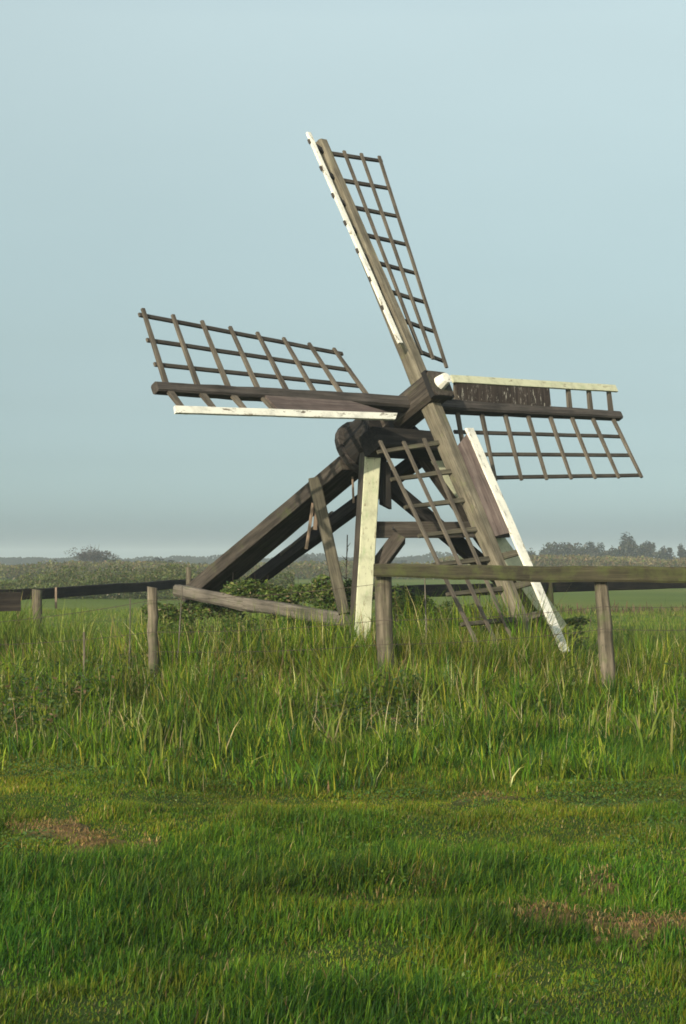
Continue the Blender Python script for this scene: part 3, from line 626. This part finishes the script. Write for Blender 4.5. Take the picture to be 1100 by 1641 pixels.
for px, py, Yd, rx, rz, n, lab in BUSH:
    c_ = at(px, py, Yd); gz = float(gh(c_.x, c_.y)); par = tag(empty('weed_bush', (c_.x, c_.y, gz)), lab, 'bush', 'leafy weeds round the mill')
    hz = max(c_.z - gz, .1)
    leaf_mesh('foliage', (c_.x, c_.y, c_.z - .05), (rx, .30, rz), n, .026, WEED, [.9, 1, .8, .25], par, lumps=16)
    leaf_mesh('foliage', (c_.x, c_.y, (c_.z + gz) / 2 - .05), (rx * .85, .28, hz * .6), n // 2, .03, WEED, [1, .9, .5, .2], par, lumps=12)
    mb = MB()
    for i in range(9):
        a = Vector((c_.x + RNG.uniform(-.5, .5) * rx, c_.y + RNG.uniform(-.15, .15), gz - .03)); bq = a + Vector((RNG.normal(0, .10), RNG.normal(0, .08), (c_.z + rz * RNG.uniform(.3, 1.05)) - gz)); mb.prism(a, bq, .010, .010, rnd=4, w2=.004, h2=.004)
    mb.build('stem', 'bark', par)
# dead stalks
def stalk(px, y0, y1, Yd, lean, label, col='bark', head=True):
    top = at(px + lean, y0, Yd); bot = at(px, y1, Yd); bot.z = float(gh(bot.x, bot.y)) - .02
    mb = MB(); mb.tube([bot, bot.lerp(top, .5) + Vector((.01, 0, 0)), top], .006, 5)
    if head:
        for i in range(9):
            c_ = bot.lerp(top, .62 + .042 * i); d = Vector((random.uniform(-1, 1), random.uniform(-.5, .5), .9)).normalized(); mb.prism(c_, c_ + d * .07, .012, .012, rnd=4, w2=.003, h2=.003)
    return tag(mb.build('dry_stalk', col), label, 'stalk', 'dry stalks in the rough grass')
stalk(548, 857, 930, 18.9, 9, 'dark dead dock stalk standing between the strut and the cream leg')
stalk(278, 940, 1010, 15.9, 14, 'thin straw stalk leaning beside the foot of the slanting casing', 'grey', False)
stalk(683, 925, 1020, 16.3, -2, 'thin straw stalk behind the near rail, below the sail lattice', 'grey', False)
stalk(772, 935, 1000, 17.3, -4, 'thin straw stalk in front of the lower sail stock', 'grey', False)
stalk(205, 958, 1000, 16.5, 4, 'bent straw stalk just left of the small leaning post', 'grey', False)

# ---------------------------------------------------------------- far growth: hedge, reeds
def belt(name, x0, x1, yf, n, h0, h1, wd, cols, wts, lab, cat, depth=4, hn=6.):
    x = RNG.uniform(x0, x1, n); y = yf(x) + RNG.uniform(0, depth, n); k = N2(x, y * .3, hn) * .6 + N3(x, y * .3, hn * .35) * .4
    h = (h0 + (h1 - h0) * sstep(.3, .75, k)) * RNG.uniform(.6, 1.05, n)
    o = blades(name, x, y, h, RNG.uniform(.6, 1.4, n) * wd, RNG.uniform(.05, .45, n), pal(n, cols, wts, .16), 'blade'); return tag(o, lab, cat, kind='stuff')
RD = [(.16, .115, .055), (.12, .115, .035), (.095, .110, .025), (.20, .155, .075)]
HG = [(.055, .080, .018), (.078, .10, .024), (.10, .115, .032), (.13, .115, .055)]
def scrub(name, x0, x1, yf, n, h0, h1, ls, cols, wts, lab, cat, depth=4, hn=4.):
    x = RNG.uniform(x0, x1, n); y = yf(x) + RNG.uniform(0, depth, n); k = N2(x, y * .4, hn) * .5 + N3(x, y * .4, hn * .3) * .3 + N4(x, y, hn * .1) * .2
    z = gh(x, y) + (h0 + (h1 - h0) * sstep(.25, .75, k)) * RNG.random(n) ** .6
    s_ = RNG.uniform(.5, 1.4, n) * ls; a = RNG.normal(size=(n, 3)); a[:, 2] += .5; a /= np.linalg.norm(a, axis=1)[:, None]; b_ = np.cross(a, RNG.normal(size=(n, 3))); b_ /= np.linalg.norm(b_, axis=1)[:, None]
    p = np.stack([x, y, z], 1); q = np.stack([p - a * s_[:, None], p + b_ * s_[:, None] * .5, p + a * s_[:, None], p - b_ * s_[:, None] * .5], 1)
    c_ = pal(n, cols, wts, .18) * (.75 + .5 * N1(x, y, hn * .25))[:, None]
    o = np_mesh(name, q.reshape(-1, 3), [(np.arange(n) * 4)[:, None] + np.arange(4)[None]], np.repeat(c_[:, None], 4, 1).reshape(-1, 3), 'leaf', smooth=False); return tag(o, lab, cat, kind='stuff')
scrub('hedge_growth', -30, -2, lambda x: 64 - .25 * x, 90000, .5, 1.5, .055, HG, [.7, 1, .9, .6], 'rough green hedge of shoots and weeds behind the left rail fence', 'hedge', 6, 3.0)
scrub('brushwood', 24, 62, lambda x: 228 + 0 * x, 26000, 1.6, 4.2, .22, [(.03, .036, .024), (.045, .048, .03), (.06, .055, .04)], [1, 1, .7], 'low grey green brushwood between the trees on the right horizon', 'brushwood', 8, 5)

scrub('reed_bed', 10, 66, lambda x: 165 + 0 * x, 60000, 1.5, 2.2, .14, RD, [1, 1, .6, .5], 'brown reeds in a belt across the meadow below the trees on the right', 'reeds', 16, 7)
scrub('reed_bed', -34, 14, lambda x: 140 + 0 * x, 40000, 1.1, 1.7, .12, RD, [.5, 1, 1, .2], 'olive reeds far behind the legs of the mill', 'reeds', 14, 7)
# trees on the horizon
def tree(name, px, ptop, pw, Yd, label, cat, group, cols=None, dens=1.0, lumps=20, gap=.45, par_base=None):
    c_ = at(px, ptop, Yd); H_ = c_.z; rx = pw / 2 / FPX * Yd; base = Vector((c_.x, c_.y, 0))
    cz = H_ * .54; rz = H_ * .47; cen = (c_.x, c_.y, cz)
    par = tag(empty(name, tuple(base)), label, cat, group)
    limbs(base, cen, (rx, rx * .8, rz), .035 * H_, 9, 'trunk', par)
    n = int(2600 * dens); ls = Yd / FPX * 1.8
    leaf_mesh('crown', cen, (rx, rx * .8, rz), n, ls, cols or TC, [1, 1, .7], par, lumps=lumps, shell=gap, jit=.2, lsz=(.16, .40))
    return par
TC = [(.020, .026, .020), (.034, .038, .028), (.05, .048, .038)]
TR = [(905, 866, 52, 'low round tree at the left end of the tree row on the right horizon'), (948, 863, 48, 'round bushy tree second from the left in the horizon row'),
      (1005, 852, 52, 'tallest open topped tree in the horizon row'), (1038, 862, 30, 'slim tree just right of the tallest horizon tree'), (1064, 872, 36, 'low thin tree near the right edge of the horizon row'),
      (1096, 868, 30, 'dark tree on the horizon cut by the right edge of the picture'), (975, 875, 40, 'low shrub filling the gap left of the tallest horizon tree'), (878, 882, 40, 'low shrub trailing off at the far left of the horizon row'), (1135, 862, 60, 'tree on the horizon beyond the right edge of the picture')]
for px, pt_, pw, lab in TR: tree('tree', px, pt_, pw, 235, lab, 'tree', 'trees on the right horizon', dens=1.0)
tree('tree', 152, 869, 92, 190, 'bare looking purplish round tree alone on the left horizon', 'tree', 'trees on the left horizon', cols=[(.045, .038, .036), (.06, .052, .048), (.08, .068, .06)], dens=1.2, lumps=30, gap=.5)
for px, pt_, pw, lab in [(30, 903, 46, 'low dark shrub at the left edge of the horizon'), (185, 895, 40, 'dark shrub tucked against the right of the lone round tree'), (262, 893, 66, 'wide low tree on the horizon above the far end of the left rail'),
                         (85, 904, 40, 'small green shrub between the left edge and the lone round tree'), (225, 902, 36, 'small shrub left of the wide low tree'), (60, 905, 30, 'small pointed shrub near the left edge of the horizon')]:
    tree('shrub', px, pt_, pw, 175, lab, 'shrub', 'shrubs on the left horizon', dens=.7)
for px, pt_, pw, lab in [(492, 889, 56, 'grey green far tree seen between the strut and the side rail'), (455, 896, 44, 'low far tree left of the strut under the side rail'), (560, 895, 40, 'low far tree behind the cream leg'), (640, 896, 60, 'low far tree seen under the cross beam'), (735, 895, 60, 'low far tree behind the lower sail lattice'), (400, 898, 50, 'low far tree behind the slanting casing')]:
    tree('tree', px, pt_, pw, 300, lab, 'tree', 'far trees behind the mill', dens=.7)
# long far hedgerow closing the horizon
x = RNG.uniform(-160, 160, 26000); y = 420 + RNG.uniform(0, 8, len(x)); n = len(x); hh = 1.6 + 3.2 * N1(x, y, 22) * N2(x, y, 6)
V_ = np.stack([x, y, hh * RNG.random(n) ** .7 + gh(x, y)], 1)
ls = RNG.uniform(.15, .45, n)
q = np.stack([V_ + np.stack([-ls, 0 * ls, 0 * ls], 1), V_ + np.stack([0 * ls, ls * .3, -ls * .7], 1), V_ + np.stack([ls, 0 * ls, 0 * ls], 1), V_ + np.stack([0 * ls, -ls * .3, ls * .7], 1)], 1)
o = np_mesh('far_wood', q.reshape(-1, 3), [(np.arange(n) * 4)[:, None] + np.arange(4)[None]], np.repeat(pal(n, TC, [1, 1, .7])[:, None], 4, 1).reshape(-1, 3), 'leaf', smooth=False)
tag(o, 'thin line of distant woods along the horizon', 'woods', kind='stuff')

# ---------------------------------------------------------------- haze
mt = bpy.data.materials.new('haze_air'); mt.use_nodes = True; t = mt.node_tree; t.nodes.clear(); M['haze'] = mt
vo = t.nodes.new('ShaderNodeVolumePrincipled'); vo.inputs['Color'].default_value = (.80, .90, 1.0, 1); vo.inputs['Density'].default_value = .0009; vo.inputs['Anisotropy'].default_value = 0.0
om = t.nodes.new('ShaderNodeOutputMaterial'); t.links.new(vo.outputs[0], om.inputs['Volume'])
hb = bpy.data.meshes.new('haze'); x0, x1, y0, y1, z0, z1 = -1110, 1110, -160, 1310, -1.6, 11
hb.from_pydata([(a, b_, c_) for c_ in (z0, z1) for a, b_ in ((x0, y0), (x1, y0), (x1, y1), (x0, y1))], [], [(3, 2, 1, 0), (4, 5, 6, 7), (0, 1, 5, 4), (1, 2, 6, 5), (2, 3, 7, 6), (3, 0, 4, 7)])
hb.materials.append(mt); ho = bpy.data.objects.new('haze', hb); sc.collection.objects.link(ho)
tag(ho, 'thin pale haze over the flat land', 'haze', kind='stuff')
